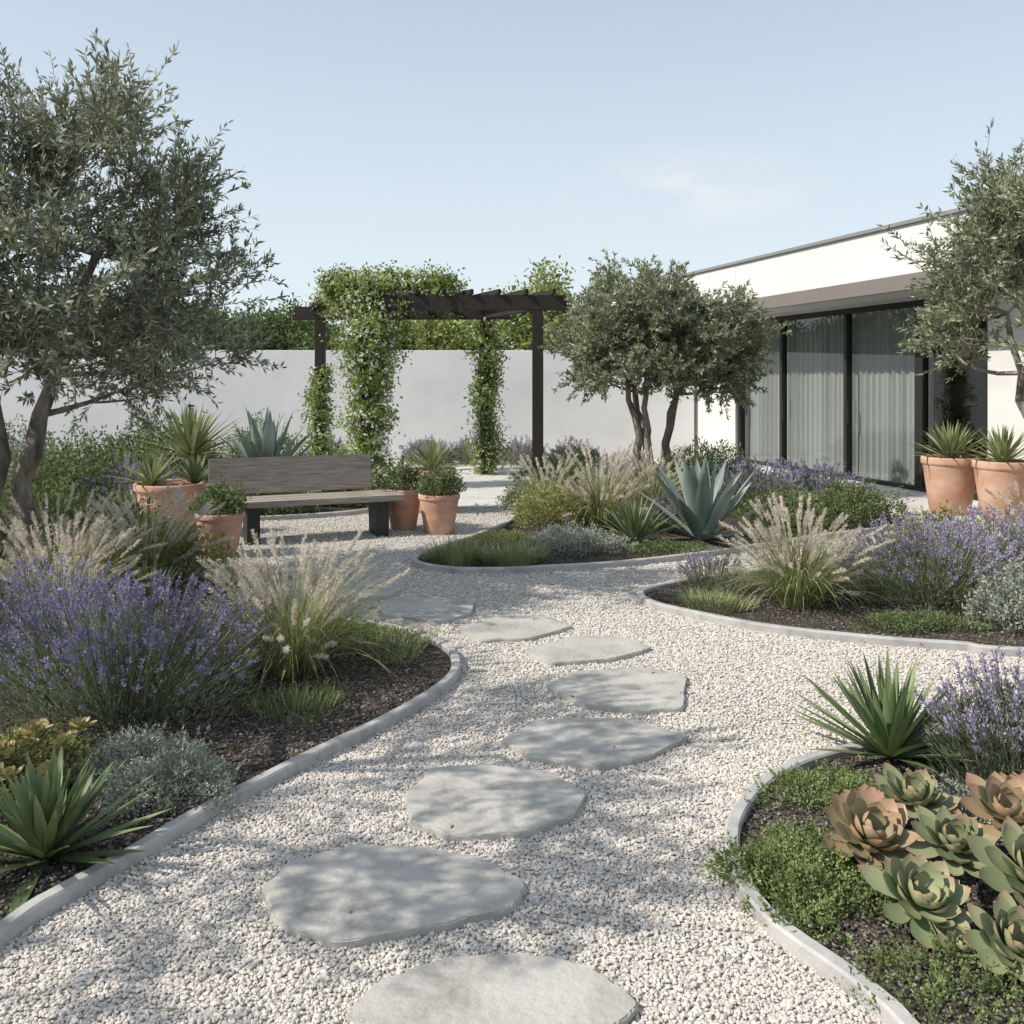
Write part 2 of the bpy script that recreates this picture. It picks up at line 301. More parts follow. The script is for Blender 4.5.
# ---------------------------------------------------------------- plants
def cen(x,y,z=.02): return np.array([x,y,z],float)
def lavender(x,y,Rr,H,n,fm='lavf',leafk=14,fs=1.0,name='lavender_plant'):
    a=Acc(); c=cen(x,y); r=np.sqrt(rng.uniform(0,1,n)); th=rng.uniform(0,2*np.pi,n)
    o=np.stack([r*np.cos(th),r*np.sin(th),0*r],1)
    tip=c+o*Rr*rng.uniform(.8,1.2,(n,1)); tip[:,2]+=H*np.sqrt(1-.62*r**2)*rng.uniform(.62,1.12,n)
    b=c+o*Rr*.45
    d=tip-b; S=nrm(np.cross(d,rdir(n)))*.0022*fs
    mid=(b+tip)/2; mid[:,2]+=.02
    V=np.stack([b-S,b+S,mid+S,mid-S,tip+S,tip-S],1); i=np.arange(n)[:,None]*6
    a.add(V,np.concatenate([np.stack([i+0,i+1,i+2,i+3],-1),np.stack([i+3,i+2,i+4,i+5],-1)],1),None,0)
    kf=18; dd=nrm(tip-mid)[:,None]; u=rng.uniform(0,1,(n,kf,1))**.8; Ls=(rng.uniform(.045,.085,(n,1,1)))*fs
    Pf=tip[:,None]-dd*Ls*u; rad=np.sin(np.pi*(.12+.8*u))*.008*fs
    rd=rdir(n*kf).reshape(n,kf,3); Pf=Pf+rd*rad
    diamonds(a,Pf.reshape(-1,3),(rd*.7+dd*.9).reshape(-1,3),.015*fs,.011*fs,1)
    m=n*leafk; r=rng.uniform(0,1,m)**.5; th=rng.uniform(0,2*np.pi,m); hh=rng.uniform(.03,1,m)
    Hs=H*.72*np.sqrt(1-.75*r**2)*(1+.15*np.sin(th*5)*r)
    Pl=c+np.stack([r*np.cos(th)*Rr*.95,r*np.sin(th)*Rr*.95,Hs*hh],1)
    D=np.stack([np.cos(th)*r,np.sin(th)*r,np.full(m,1.)],1)+rng.normal(size=(m,3))*.35
    diamonds(a,Pl,D,rng.uniform(.035,.065,m)*max(fs,1),.0065*fs,0)
    a.build(name,[M['lavl'],M[fm]],smooth=False)
def fgrass(x,y,Rr,H,nb=420,npl=75,fs=1.0,bm='fgl',kh=120):
    a=Acc(); c=cen(x,y)
    az=rng.uniform(0,2*np.pi,nb); b=c+np.stack([np.cos(az),np.sin(az),0*az],1)*rng.uniform(0,.16,(nb,1))*Rr/.5
    L=H*rng.uniform(.6,1.2,nb); e0=R(88)-rng.uniform(0,.75,nb); blades(a,b,az+rng.normal(size=nb)*.3,e0,e0-rng.uniform(.6,1.9,nb),L,.0068*fs,S=6,K=2,mi=0)
    az=rng.uniform(0,2*np.pi,npl); e0=R(88)-np.abs(rng.normal(size=npl))*.36; L=H*rng.uniform(.55,1.12,npl); e1=e0-rng.uniform(.15,.75,npl)
    b=c+np.stack([np.cos(az),np.sin(az),0*az],1)*.06
    S=8; t=np.linspace(0,1,S+1); e=e0[:,None]+(e1-e0)[:,None]*t**1.3
    T=np.stack([np.cos(e)*np.cos(az)[:,None],np.cos(e)*np.sin(az)[:,None],np.sin(e)],-1)
    P=np.concatenate([np.zeros((npl,1,3)),np.cumsum(T[:,1:]*(L/S)[:,None,None],1)],1)+b[:,None]
    blades(a,b,az,e0,e1,L*.98,.003*fs,S=8,K=2,mi=0)
    u=rng.uniform(0,1,(npl,kh)); pl=rng.uniform(.12,.2,npl)[:,None]*min(1.15,H/.72)
    tt=1-(u*pl/L[:,None]); q=np.clip(tt*S,0,S-1e-4); qi=q.astype(int); fr=(q-qi)[...,None]
    ii=np.arange(npl)[:,None]; Pc=P[ii,qi]*(1-fr)+P[ii,qi+1]*fr; Tc=T[ii,qi+1]
    rd=rdir(npl*kh).reshape(npl,kh,3)
    Lh=.036*fs*(.45+.55*np.sin(np.pi*np.clip(u*.9+.1,0,1)))
    diamonds(a,Pc.reshape(-1,3),(Tc*1.0+rd*.7).reshape(-1,3),Lh.ravel(),.0042*fs,1)
    a.build('fountain_grass',[M[bm],M['fgp']],smooth=False)
def spiky(x,y,z,n,L,W,mat,name,K=3,emin=5,droop=.25,prof='yucca',fold=.18,under=None,jit=.12,S=6,pw=1.3,inner=.25):
    a=Acc(); i=np.arange(n); az=i*2.39996+rng.normal(size=n)*jit; f=(i+.5)/n
    e0=R(emin)+(R(86)-R(emin))*f**.85+rng.normal(size=n)*.06
    b=np.array([x,y,z])+np.stack([np.cos(az),np.sin(az),f*.6],1)*(W*.5*(1-f*.8))[:,None]
    blades(a,b,az,e0,e0-droop*rng.uniform(.3,1.4,n)*(1-f*.7),L*(1-inner*f)*rng.uniform(.82,1.08,n),W*rng.uniform(.85,1.1,n),S=S,K=K,fold=fold,prof=prof,mi=0,under=under,pw=pw)
    return a.build(name,[M[mat]])
def agave(x,y,z,n,L,W,name='agave_plant',mat='agave',emin=8,droop=.35): 
    return spiky(x,y,z,n,L,W,mat,name,K=5,emin=emin,droop=droop,prof='agave',fold=.12,under=.22,S=8,pw=2.2,inner=.05)
def rosettes(name,lst,mats,n=34):
    a=Acc()
    for q_,(x,y,z,r,tx,ty,mi) in enumerate(lst):
        i=np.arange(n); az=i*2.39996+rng.normal(size=n)*.12+rng.uniform(0,6); f=(i+.5)/n
        e0=R(2)+R(74)*f**1.15+rng.normal(size=n)*.07
        b=np.array([x,y,z])+np.stack([np.cos(az),np.sin(az),f*1.6],1)*(r*.10)
        blades(a,b,az,e0,e0+rng.uniform(.15,.4,n),r*(1-.6*f)*rng.uniform(.86,1.08,n),r*.48*(1-.38*f)*rng.uniform(.85,1.1,n),S=9,K=5,fold=.09,prof='ech',mi=mi,under=.22,tilt=(np.array([x,y,z]),tx,ty))
    a.build(name,[M[m] for m in mats])
def mound(name,x,y,rx,ry,h,n,L,W,mat,up=.6,lump=4,z=.02,fl=None,nf=0,fL=.02,low=.0,spr=0):
    a=Acc(); ph=rng.uniform(0,6,4)
    r=rng.uniform(0,1,n)**.55; th=rng.uniform(0,2*np.pi,n); 
    edge=1+.16*np.sin(th*3+ph[0])+.12*np.sin(th*5+ph[1])+.08*np.sin(th*11+ph[2])+rng.normal(size=n)*.06
    X=r*np.cos(th)*edge*rx; Y=r*np.sin(th)*edge*ry
    hh=h*np.sqrt(np.clip(1-r**2*.93,0,1))*(1+.32*np.sin(X*lump/rx*2+ph[2])*np.cos(Y*lump/ry*2+ph[3]))
    v=rng.uniform(low,1,n)**.5
    P=np.stack([x+X,y+Y,z+hh*v],1); D=np.stack([np.cos(th)*r*.9,np.sin(th)*r*.9,np.full(n,up)],1)+rng.normal(size=(n,3))*.45
    diamonds(a,P,D,L*rng.uniform(.6,1.2,n),W*rng.uniform(.7,1.2,n),0)
    if spr:
        q=rng.choice(n,spr); k=9; d=nrm(D[q]+[0,0,.4])[:,None]; u=rng.uniform(0,1,(spr,k,1)); LL=L*rng.uniform(1.5,5,(spr,1,1))
        Pp=(P[q][:,None]+d*LL*u).reshape(-1,3); diamonds(a,Pp,rdir(len(Pp))+[0,0,.4],L*.8,W*.9,0)
        s=nrm(np.cross(d[:,0],rdir(spr)))*.0012; p0=P[q];p1=P[q]+d[:,0]*LL[:,0]; a.add(np.stack([p0-s,p0+s,p1+s,p1-s],1),np.arange(spr*4).reshape(-1,4))
    if fl:
        q=rng.choice(n,nf); diamonds(a,P[q]+[0,0,.01],D[q],fL,fL*.7,1)
    a.build(name,[M[mat]]+([M[fl]] if fl else []),smooth=False)
def tuft(name,x,y,rx,n,L,W,mat='yucca2',e=(60,88),droop=.9):
    a=Acc(); az=rng.uniform(0,2*np.pi,n); r=rng.uniform(0,1,n)**.5*(1+.25*np.sin(az*3+x))
    b=np.stack([x+np.cos(az)*r*rx,y+np.sin(az)*r*rx,np.full(n,.02)],1)
    e0=R(e[1])-r*R(e[1]-e[0])*rng.uniform(.3,1.2,n); blades(a,b,az+rng.normal(size=n)*.6,e0,e0-droop*rng.uniform(.2,1.3,n),L*rng.uniform(.4,1.15,n),W,S=4,K=2,mi=0)
    a.build(name,[M[mat]],smooth=False)
def olive(name,base,cc,rad,ncl,trunks,leafL=.075,mat='olive',tw=13,lpt=26,r0=.085,seed=0,floor=None,twl=(.25,.6),spread=.38,up=.55,lw=.24,amin=-.55,rmin=.12):
    global rng; old=rng; rng=np.random.default_rng(seed)
    a=Acc(); base=np.array(base,float);cc=np.array(cc,float);rad=np.array(rad,float)
    nodes=[];nr=[]
    for i in range(trunks):
        an=i/trunks*2*np.pi+rng.uniform(0,1); end=cc+np.array([np.cos(an)*rad[0]*spread,np.sin(an)*rad[1]*spread,rng.uniform(-.25,.25)*rad[2]])
        b0=base+np.array([np.cos(an),np.sin(an),0])*r0*.9
        pts=[];m=10
        c1=b0+np.array([np.cos(an)*.12,np.sin(an)*.12,(end[2]-b0[2])*.45])
        for k in range(m):
            t=k/(m-1); p=(1-t)**2*b0+2*t*(1-t)*c1+t*t*end; p=p+rng.normal(size=3)*.035*(0 if k==0 else 1); pts.append(p)
        rr=r0*np.interp(np.linspace(0,1,m),[0,.08,.5,1],[1.35,1.,.7,.3])
        tube(a,pts,rr*rng.uniform(.85,1.1,m),9,0)
        for p,q in zip(pts[4:],rr[4:]): nodes.append(p);nr.append(q)
    C=[]
    while len(C)<ncl:
        d=rdir(1)[0]; r=rng.uniform(rmin,1)**.45
        if d[2]<amin: continue
        p=cc+d*rad*r*(1+.13*math.sin(d[0]*5+seed)+.10*math.sin(d[2]*7+seed*2))
        if floor is not None and p[2]<floor: continue
        C.append(p)
    C=sorted(C,key=lambda p:np.linalg.norm(p-cc))
    LP=[];LD=[]
    for c in C:
        NA=np.array(nodes); d=np.linalg.norm(NA-c,axis=1)+np.where(NA[:,2]>c[2],.6,0); j=int(np.argmin(d)); p0=NA[j]; q0=nr[j]
        mid=(p0+c)/2+np.array([0,0,-.08])*np.linalg.norm(c-p0)+rng.normal(size=3)*.05
        ts=np.linspace(0,1,5)[:,None]; pts=(1-ts)**2*p0+2*ts*(1-ts)*mid+ts**2*c
        rr=np.linspace(min(q0*.75,.03),.007,5); tube(a,pts,rr,5,0)
        for p,q in zip(pts[2:],rr[2:]): nodes.append(p);nr.append(q)
        out=nrm((c-cc)/rad)
        for k in range(tw):
            dr=nrm(out*.55+np.array([0,0,up])+rng.normal(size=3)*.6); L=rng.uniform(*twl)
            ts=np.linspace(0,1,4)[:,None]; tp=c+rng.normal(size=3)*.07+dr*L*ts+np.array([0,0,.1])*L*ts**2*rng.uniform(-2.2,1)
            tube(a,tp,np.linspace(.004,.0015,4),3,0)
            u=np.sort(rng.uniform(.08,1.02,lpt)); x=u*3; xi=np.minimum(x.astype(int),2); f=(x-xi)[:,None]
            P=tp[xi]*(1-f)+tp[xi+1]*f; LP.append(P); LD.append(dr*.9+rdir(lpt)*.85)
    LP=np.concatenate(LP);LD=np.concatenate(LD); n=len(LP)
    diamonds(a,LP,LD,leafL*rng.uniform(.65,1.15,n),leafL*lw*rng.uniform(.8,1.2,n),1)
    rng=old
    return a.build(name,[M['bark'],M[mat]],smooth=False)
olive('olive_tree',(-4.0,7.0,0),(-3.75,6.9,2.5),(1.6,1.35,1.34),165,3,seed=5,leafL=.075,r0=.10,tw=15,lpt=30,twl=(.22,.6),up=.6,amin=-.75)
olive('olive_tree',(-4.0,3.2,0),(-3.9,3.0,2.95),(1.2,1.4,1.1),42,2,seed=8,leafL=.08,tw=10,lpt=22)
olive('olive_tree',(1.95,12.4,0),(1.93,12.4,2.10),(1.34,1.2,1.05),235,5,seed=3,leafL=.075,mat='olive2',r0=.075,tw=15,lpt=26,floor=1.12,twl=(.14,.34),spread=.36,up=.3,lw=.30,rmin=.05)
olive('olive_tree',(5.05,8.1,0),(4.85,8.1,2.55),(1.05,1.05,1.02),110,3,seed=9,leafL=.075,mat='olive2',tw=14,lpt=28,r0=.07,twl=(.2,.5))
# left bed
lavender(-2.0,4.62,.70,.63,700,'lavd')
lavender(-2.75,5.3,.5,.6,250,'lavd')
fgrass(-1.27,5.2,.5,.76,700,130)
spiky(-1.63,3.15,.03,70,.44,.042,'yucca','yucca_plant',emin=8,droop=.2)
gl=[(-2.4+rng.uniform(0,.56),3.5+rng.uniform(0,.42)) for _ in range(24)]
rosettes('sedum_rosettes',[(x,y,.15+.05*math.sin(x*9)*math.cos(y*8)+rng.uniform(0,.05),rng.uniform(.05,.07),rng.uniform(-.2,.2),rng.uniform(.1,.5),0) for x,y in gl],['ech2'],20)
mound('sedum_mat',-2.1,3.72,.34,.28,.17,5000,.022,.014,'yshrub')
mound('silver_groundcover',-1.36,3.62,.25,.22,.16,6000,.018,.008,'silver',spr=120)
mound('silver_groundcover',-1.58,3.85,.28,.2,.14,5000,.018,.008,'silver',spr=120)
tuft('ground_grass',-1.08,4.55,.22,500,.12,.004,'thyme')
tuft('ground_grass',-.78,5.62,.3,1100,.11,.004,'yucca2')
mound('creeping_thyme',-1.1,5.85,.4,.2,.10,4000,.018,.01,'thyme',spr=60)
fgrass(-3.35,6.6,.6,.85,500,120)
fgrass(-3.0,7.4,.55,.8,450,110)
fgrass(-4.3,6.2,.6,.9,300,60)
fgrass(-3.0,6.0,.5,.75,350,90)
spiky(-2.62,6.5,.03,60,.45,.035,'yucca','yucca_plant',emin=12,droop=.3)
mound('euphorbia_shrub',-3.0,7.75,.5,.38,.42,5000,.045,.018,'yshrub',spr=120)
mound('euphorbia_shrub',-3.55,8.1,.45,.35,.6,4500,.05,.02,'shrub',spr=100)
mound('green_shrub',-4.3,7.9,.6,.5,.7,5000,.05,.02,'shrub',spr=100)
spiky(-2.15,6.75,.03,45,.36,.03,'yucca2','yucca_plant',emin=12,droop=.3)
mound('silver_groundcover',-1.9,6.4,.35,.25,.14,4000,.022,.01,'silver')
# back left bed
agave(-3.25,11.9,.35,22,1.05,.16,emin=38)
spiky(-4.0,11.2,.75,90,.85,.05,'yucca2','yucca_plant',emin=5,droop=.3)
a=Acc(); tube(a,[(-4.0,11.2,0),(-3.98,11.2,.4),(-4.0,11.2,.8)],[.09,.08,.07],8); a.build('yucca_stem',[M['bark']])
lavender(-4.6,10.9,.6,.7,260,'lavd',fs=1.3)
mound('green_shrub',-5.4,11.0,.8,.6,.9,7000,.06,.026,'shrub',spr=150)
mound('green_shrub',-6.6,11.8,1.,.7,1.0,7000,.07,.03,'silver',spr=150)
mound('green_shrub',-5.2,13.2,1.1,.8,1.0,8000,.07,.03,'shrub',spr=150)
mound('green_shrub',-2.9,11.3,.5,.3,.35,4000,.04,.018,'shrub')
mound('green_shrub',-2.2,12.1,.45,.35,.35,4000,.04,.018,'yshrub')
mound('green_shrub',-4.4,15.8,.6,1.2,.9,6000,.06,.026,'shrub')
agave(-2.5,12.6,.1,22,.6,.09,emin=15)
for (x,y) in ((-3.6,17.9),(-1.7,17.9),(.2,17.8),(1.2,17.4),(-.8,18.0)): lavender(x,y,.5,.55,130,'lavf',fs=1.7,leafk=16)
# middle bed
fgrass(1.0,10.3,.6,.9,480,115,fs=1.25,kh=90)
fgrass(1.75,11.2,.5,.85,300,70,fs=1.3,kh=80)
fgrass(.45,11.0,.5,.75,300,60,fs=1.3,kh=80)
mound('euphorbia_shrub',.45,10.4,.45,.4,.42,5500,.035,.016,'yshrub',spr=80)
mound('euphorbia_shrub',.25,11.6,.4,.4,.4,3500,.04,.018,'shrub')
spiky(1.25,9.15,.03,110,.62,.026,'yucca','yucca_plant',emin=15,droop=.6)
mound('silver_groundcover',.6,8.85,.5,.4,.22,8000,.025,.011,'silver',spr=100)
mound('creeping_thyme',1.5,8.75,.45,.25,.1,5000,.02,.011,'shrub')
mound('creeping_thyme',-.1,9.1,.35,.3,.14,4000,.022,.011,'yshrub')
tuft('ground_grass',-.52,8.35,.25,900,.26,.006,'yucca2',e=(35,85))
tuft('ground_grass',-.0,8.25,.26,900,.24,.006,'yucca2',e=(35,85))
agave(2.0,9.5,.03,28,.95,.16,emin=12)
lavender(1.75,10.0,.3,.4,90,'lavf',fs=1.3)
lavender(3.1,11.2,.65,.7,240,'lavd',fs=1.35)
lavender(3.9,11.6,.6,.65,220,'lavd',fs=1.35)
lavender(1.6,13.2,.5,.6,150,'lavf',fs=1.5)
mound('green_shrub',3.15,10.2,.55,.4,.38,5500,.045,.018,'shrub',spr=80)
mound('green_shrub',4.0,10.6,.55,.4,.42,5500,.045,.018,'shrub',spr=80)
mound('green_shrub',2.6,12.2,.6,.5,.5,4500,.05,.02,'shrub')
mound('green_shrub',1.0,14.6,.8,.8,.5,5500,.06,.024,'shrub')
mound('green_shrub',3.2,14.6,.8,.9,.6,5500,.06,.024,'shrub')
# right bed
fgrass(2.15,6.75,.55,.75,750,145)
lavender(3.2,6.95,.66,.6,580,'lavf',fs=1.05)
lavender(4.1,7.6,.6,.6,260,'lavf',fs=1.1)
lavender(1.62,7.25,.28,.32,90,'lavf',fs=.9)
tuft('ground_grass',1.5,6.65,.26,900,.13,.005,'yucca2',e=(35,85))
mound('silver_shrub',3.42,6.15,.28,.25,.33,5000,.03,.013,'silver',spr=80)
mound('silver_shrub',3.95,6.4,.4,.3,.4,5000,.03,.013,'silver',spr=80)
mound('creeping_thyme',2.75,6.1,.4,.18,.09,4000,.02,.01,'shrub',spr=80)
fgrass(4.9,8.4,.5,.7,300,80,fs=1.1)
mound('green_shrub',4.1,8.6,.5,.3,.4,4500,.045,.018,'yshrub')
# front right bed
spiky(1.68,4.0,.03,75,.52,.042,'yucca','yucca_plant',emin=8,droop=.15)
lavender(2.1,3.72,.36,.52,280,'lavf')
lavender(2.6,3.95,.4,.5,180,'lavf')
rosettes('rosette_succulent',[(1.22,3.08,.12,.20,.1,.45,1),(1.48,3.32,.14,.16,0,.3,0),(1.74,3.15,.16,.18,-.1,.35,1),(1.25,2.76,.09,.17,.1,.45,0),(1.43,2.56,.08,.155,0,.5,0),(1.62,2.80,.14,.19,0,.45,0),(1.46,2.98,.15,.15,0,.4,0),(1.34,3.36,.09,.11,0,.3,1),(1.72,2.56,.11,.17,0,.4,1),(1.95,2.95,.14,.19,0,.3,0),(1.88,3.3,.12,.16,0,.3,1),(1.33,2.92,.06,.09,0,.4,0),(1.58,3.16,.1,.10,0,.3,1),(1.30,2.60,.05,.08,0,.4,0)],['ech','echb'],36)
mound('creeping_thyme',1.0,3.02,.26,.25,.09,6500,.014,.010,'thyme',spr=450)
mound('creeping_thyme',1.26,3.62,.26,.18,.06,3200,.014,.009,'thyme',spr=250)
mound('creeping_thyme',1.20,2.46,.26,.2,.05,1900,.013,.008,'thyme',spr=160)
mound('creeping_thyme',1.75,3.5,.25,.2,.08,4000,.014,.009,'silver',spr=100)
mound('creeping_thyme',.90,2.80,.14,.12,.05,1400,.013,.009,'thyme',spr=110)
mound('creeping_thyme',.80,3.05,.10,.12,.07,600,.013,.009,'thyme',spr=90)
# ---------------------------------------------------------------- pots
def pot(x,y,z,d,h,soil=.05):
    e=empty('terracotta_pot',(x,y,z)); r=d/2
    pr=[(0,0),(r*.66,0),(r*.70,.01),(r*.83,h*.45),(r*.93,h*.80),(r*.955,h*.85),(r*.955,h*.86),(r*1.0,h*.87),(r*1.01,h*.9),(r*1.01,h*.97),(r*.99,h),(r*.92,h),(r*.90,h*.98),(r*.87,h*.86),(r*.85,h*.7)]
    k=40; th=np.arange(k)/k*2*np.pi; V=np.array([[(p[0]*np.cos(t),p[0]*np.sin(t),p[1]) for t in th] for p in pr]); m=len(pr)
    i=np.arange(m-1)[:,None]*k;j=np.arange(k)[None];j2=(j+1)%k
    a=Acc(); a.add(V,np.stack([i+j,i+j2,i+k+j2,i+k+j],-1)); a.build('pot_body',[M['terra']],e)
    bm=bmesh.new(); bmesh.ops.create_circle(bm,cap_ends=True,segments=32,radius=r*.885); me=bpy.data.meshes.new('potting_soil'); bm.to_mesh(me); bm.free(); me.materials.append(M['soil'])
    o=link(bpy.data.objects.new('potting_soil',me),e); o.location=(0,0,h-soil)
pot(-3.73,9.85,0,.76,.58); pot(-2.83,8.72,0,.46,.42); pot(-1.24,10.3,0,.42,.46); pot(-.81,10.0,0,.46,.44); pot(-1.02,11.6,0,.6,.56)
pot(5.27,10.83,.1,.64,.68); pot(5.62,10.3,.1,.64,.68)
spiky(-3.92,9.8,.55,60,.5,.033,'yucca2','potted_yucca',emin=15,droop=.3)
spiky(-3.5,9.95,.55,50,.42,.03,'yucca','potted_yucca',emin=15,droop=.3)
mound('potted_shrub',-2.83,8.72,.22,.22,.26,1500,.045,.02,'shrub',z=.38,fl='flower_w',nf=60,spr=60)
mound('potted_shrub',-1.24,10.3,.21,.21,.26,1500,.045,.02,'shrub',z=.44,fl='ech2',nf=150,spr=60)
mound('potted_shrub',-.81,10.0,.23,.23,.26,1600,.045,.022,'shrub',z=.42,fl='ech2',nf=200,spr=60)
spiky(-1.02,11.6,.52,75,.55,.04,'yucca2','potted_yucca',emin=5,droop=.2)
spiky(5.27,10.83,.74,85,.6,.036,'yucca2','potted_yucca',emin=12,droop=.4)
spiky(5.62,10.3,.74,85,.58,.036,'yucca2','potted_yucca',emin=12,droop=.4)
# ---------------------------------------------------------------- bench
be=empty('park_bench',(-2.75,9.15,0),math.atan2(.38,.925))
for i in range(3): box('seat_plank_%d'%(i+1),(-.02,.005+i*.175,.385),(1.72,.172+i*.175,.45),M['wood'],be,.008)
box('backrest',(-.28,.56,.47),(1.48,.605,.86),M['wood'],be,.01,rot=(R(-8),0,0))
for n_,x in (('leg_1',.06),('leg_2',1.42)):
    bm=bmesh.new(); pr=[(.06,0),(.44,0),(.50,.383),(.03,.383)]
    vs=[[bm.verts.new((x+dx,p[0],p[1])) for p in pr] for dx in (0,.13)]
    bm.faces.new(vs[0]); bm.faces.new(vs[1][::-1])
    for i in range(4): bm.faces.new([vs[0][i],vs[1][i],vs[1][(i+1)%4],vs[0][(i+1)%4]])
    bmesh.ops.recalc_face_normals(bm,faces=bm.faces[:]); bmesh.ops.bevel(bm,geom=bm.edges[:],offset=.006,segments=2,affect='EDGES')
    me=bpy.data.meshes.new(n_); bm.to_mesh(me); bm.free(); me.materials.append(M['leg']); link(bpy.data.objects.new(n_,me),be)
for n_,x in (('back_support_1',.2),('back_support_2',1.2)): box(n_,(x,.612,.32),(x+.06,.636,.8),M['leg'],be,.003,rot=(R(-8),0,0))
# ---------------------------------------------------------------- garden wall
gw=empty('garden_wall',(0,0,0))
box('wall',(-16,19,-.05),(3.85,19.25,2.33),M['gwall'],gw,.01)
box('side_wall',(-16.3,-4,-.05),(-16.02,19.25,2.33),M['gwall'],gw,.01)
# ---------------------------------------------------------------- pergola
pe=empty('pergola')
A=np.array([-2.24,14.0]);B=np.array([.40,14.0]);C=np.array([-3.45,16.2]);D=np.array([-.48,16.1])
for i,p in enumerate((A,B,C,D)):
    box('post_%d'%(i+1),(p[0]-.085,p[1]-.085,0),(p[0]+.085,p[1]+.085,2.78),M['perg'],pe,.008)
    box('post_foot_%d'%(i+1),(p[0]-.12,p[1]-.12,.02),(p[0]+.12,p[1]+.12,.06),M['leg'],pe,.004)
def beam(name,p,q,z,w,h,over,parent,mat):
    p=np.array(p);q=np.array(q);d=q-p;L=np.linalg.norm(d);an=math.atan2(d[1],d[0])
    o=box(name,(-L/2-over,-w/2,-h/2),(L/2+over,w/2,h/2),mat,parent,.008); o.location=(*((p+q)/2),z); o.rotation_euler=(0,0,an)
beam('beam_front',A,B,2.9,.12,.235,.45,pe,M['perg']); beam('beam_back',C,D,2.9,.12,.235,.45,pe,M['perg'])
beam('beam_side_1',A+(C-A)*.07,C-(C-A)*.07,2.87,.09,.17,-.02,pe,M['perg']); beam('beam_side_2',B+(D-B)*.07,D-(D-B)*.07,2.87,.09,.17,-.02,pe,M['perg'])
for i in range(8):
    t=(i-.3)/6.2; beam('rafter_%d'%(i+1),A+(B-A)*t,C+(D-C)*t,3.063,.055,.085,.12,pe,M['perg'])
def vine(name,segs):
    a=Acc()
    for (p,q,r0,r1,k,kf) in segs:
        p=np.array(p,float);q=np.array(q,float)
        for s in range(4):
            m=14; t=np.linspace(0,1,m)[:,None]; ph=rng.uniform(0,6); pts=p+(q-p)*t; pts=pts+.11*np.concatenate([np.cos(t*9+ph),np.sin(t*9+ph),0*t],1); tube(a,pts,.010,5,0)
        nc=int(k/40); t=rng.uniform(0,1,nc); rr=(r0+(r1-r0)*t)*rng.uniform(.2,1.2,nc)*(1+.35*np.sin(t*17+p[0]))
        cc=p+(q-p)*t[:,None]+rdir(nc)*rr[:,None]*np.array([1,1,.8])
        P=(cc[:,None]+rng.normal(size=(nc,40,3))*.075).reshape(-1,3); m=len(P)
        diamonds(a,P,nrm(rdir(m)+[0,-.1,-.5]),.07*rng.uniform(.6,1.2,m),.038,1)
        nt_=max(8,nc//5); c0=cc[rng.integers(0,nc,nt_)]; dd=nrm(rdir(nt_)+[0,0,-.2]); u=rng.uniform(0,1,(nt_,10,1))
        Pt=(c0[:,None]+dd[:,None]*u*.45+np.array([0,0,-.14])*u**2).reshape(-1,3); diamonds(a,Pt,rdir(len(Pt)),.06,.032,1)
        ax=p+(q-p)*rng.uniform(0,1,(kf,1)); od=rdir(kf)*[1,1,.8]; rf=(r0+r1)/2*1.12
        Pf=((ax+od*rf*rng.uniform(.75,1.2,(kf,1)))[:,None]+rdir(kf*4).reshape(kf,4,3)*.012).reshape(-1,3)
        diamonds(a,Pf,rdir(len(Pf)),.040,.032,2,wide=.5)
    a.build(name,[M['bark'],M['vine'],M['flower_w']],smooth=False)
a3=lambda p,z:(p[0],p[1],z)
vine('climbing_jasmine',[(a3(A,.05),a3(A,1.6),.27,.36,7500,500),(a3(A,1.6),a3(A,2.9),.36,.42,8500,600),
 ((-2.95,14.3,3.2),(-1.0,14.3,3.14),.27,.26,11500,700),((-2.5,14.9,3.22),(-1.3,14.9,3.2),.3,.25,6000,300),(a3(A,3.0),(-2.9,15.6,3.15),.25,.2,4000,150)])
vine('climbing_jasmine',[(a3(D,.05),a3(D,2.7),.27,.22,7500,300)])
vine('climbing_jasmine',[(a3(C,.05),a3(C,1.9),.27,.12,5000,200),(a3(C,3.1),(-2.6,16.2,3.15),.2,.2,2500,80)])
# ---------------------------------------------------------------- trees beyond wall
def bgtree(name,x,y,z,rx,ry,rz,n,mat,L=.13):
    a=Acc(); nc=n//60
    tube(a,[(x,y,0),(x+.05,y,z*.5),(x,y,z)],[.14,.11,.07],7,0)
    d=rdir(nc); r=rng.uniform(.35,1,nc)**.5; cc=np.array([x,y,z])+d*r[:,None]*np.array([rx,ry,rz])*(1+.25*np.sin(d[:,:1]*6+x))
    for c in cc[:40]: tube(a,[(x,y,z*.6),tuple((np.array([x,y,z*.75])+c)/2),tuple(c)],[.05,.03,.012],4,0)
    P=(cc[:,None]+rng.normal(size=(nc,60,3))*.17).reshape(-1,3); m=len(P)
    diamonds(a,P,rdir(m)+[0,0,.2],L*rng.uniform(.6,1.2,m),L*.55,1)
    a.build(name,[M['bark'],M[mat]],smooth=False)
for x,y,z,rx,rz in ((-13.5,24,2.4,2,1.8),(-11.2,25,2.4,1.7,1.7),(-9.2,25,2.3,1.3,1.65),(-7.7,24.5,2.1,1.1,1.3),(-6.4,26,2.4,1.2,1.4),(-5.2,25,2.0,1.0,1.1)):
    bgtree('background_tree',x,y,z,rx,1.5,rz,13000,'bgtree')
for x,y,z,rx,rz,m in ((-3.2,25,2.3,1.4,1.25,'bgtree2'),(-1.4,24,2.2,1.2,1.2,'bgtree2'),(.7,23,2.7,1.4,1.6,'bgtree2'),(2.8,24,2.4,1.4,1.4,'bgtree')):
    bgtree('background_tree',x,y,z,rx,1.3,rz,15000,m)
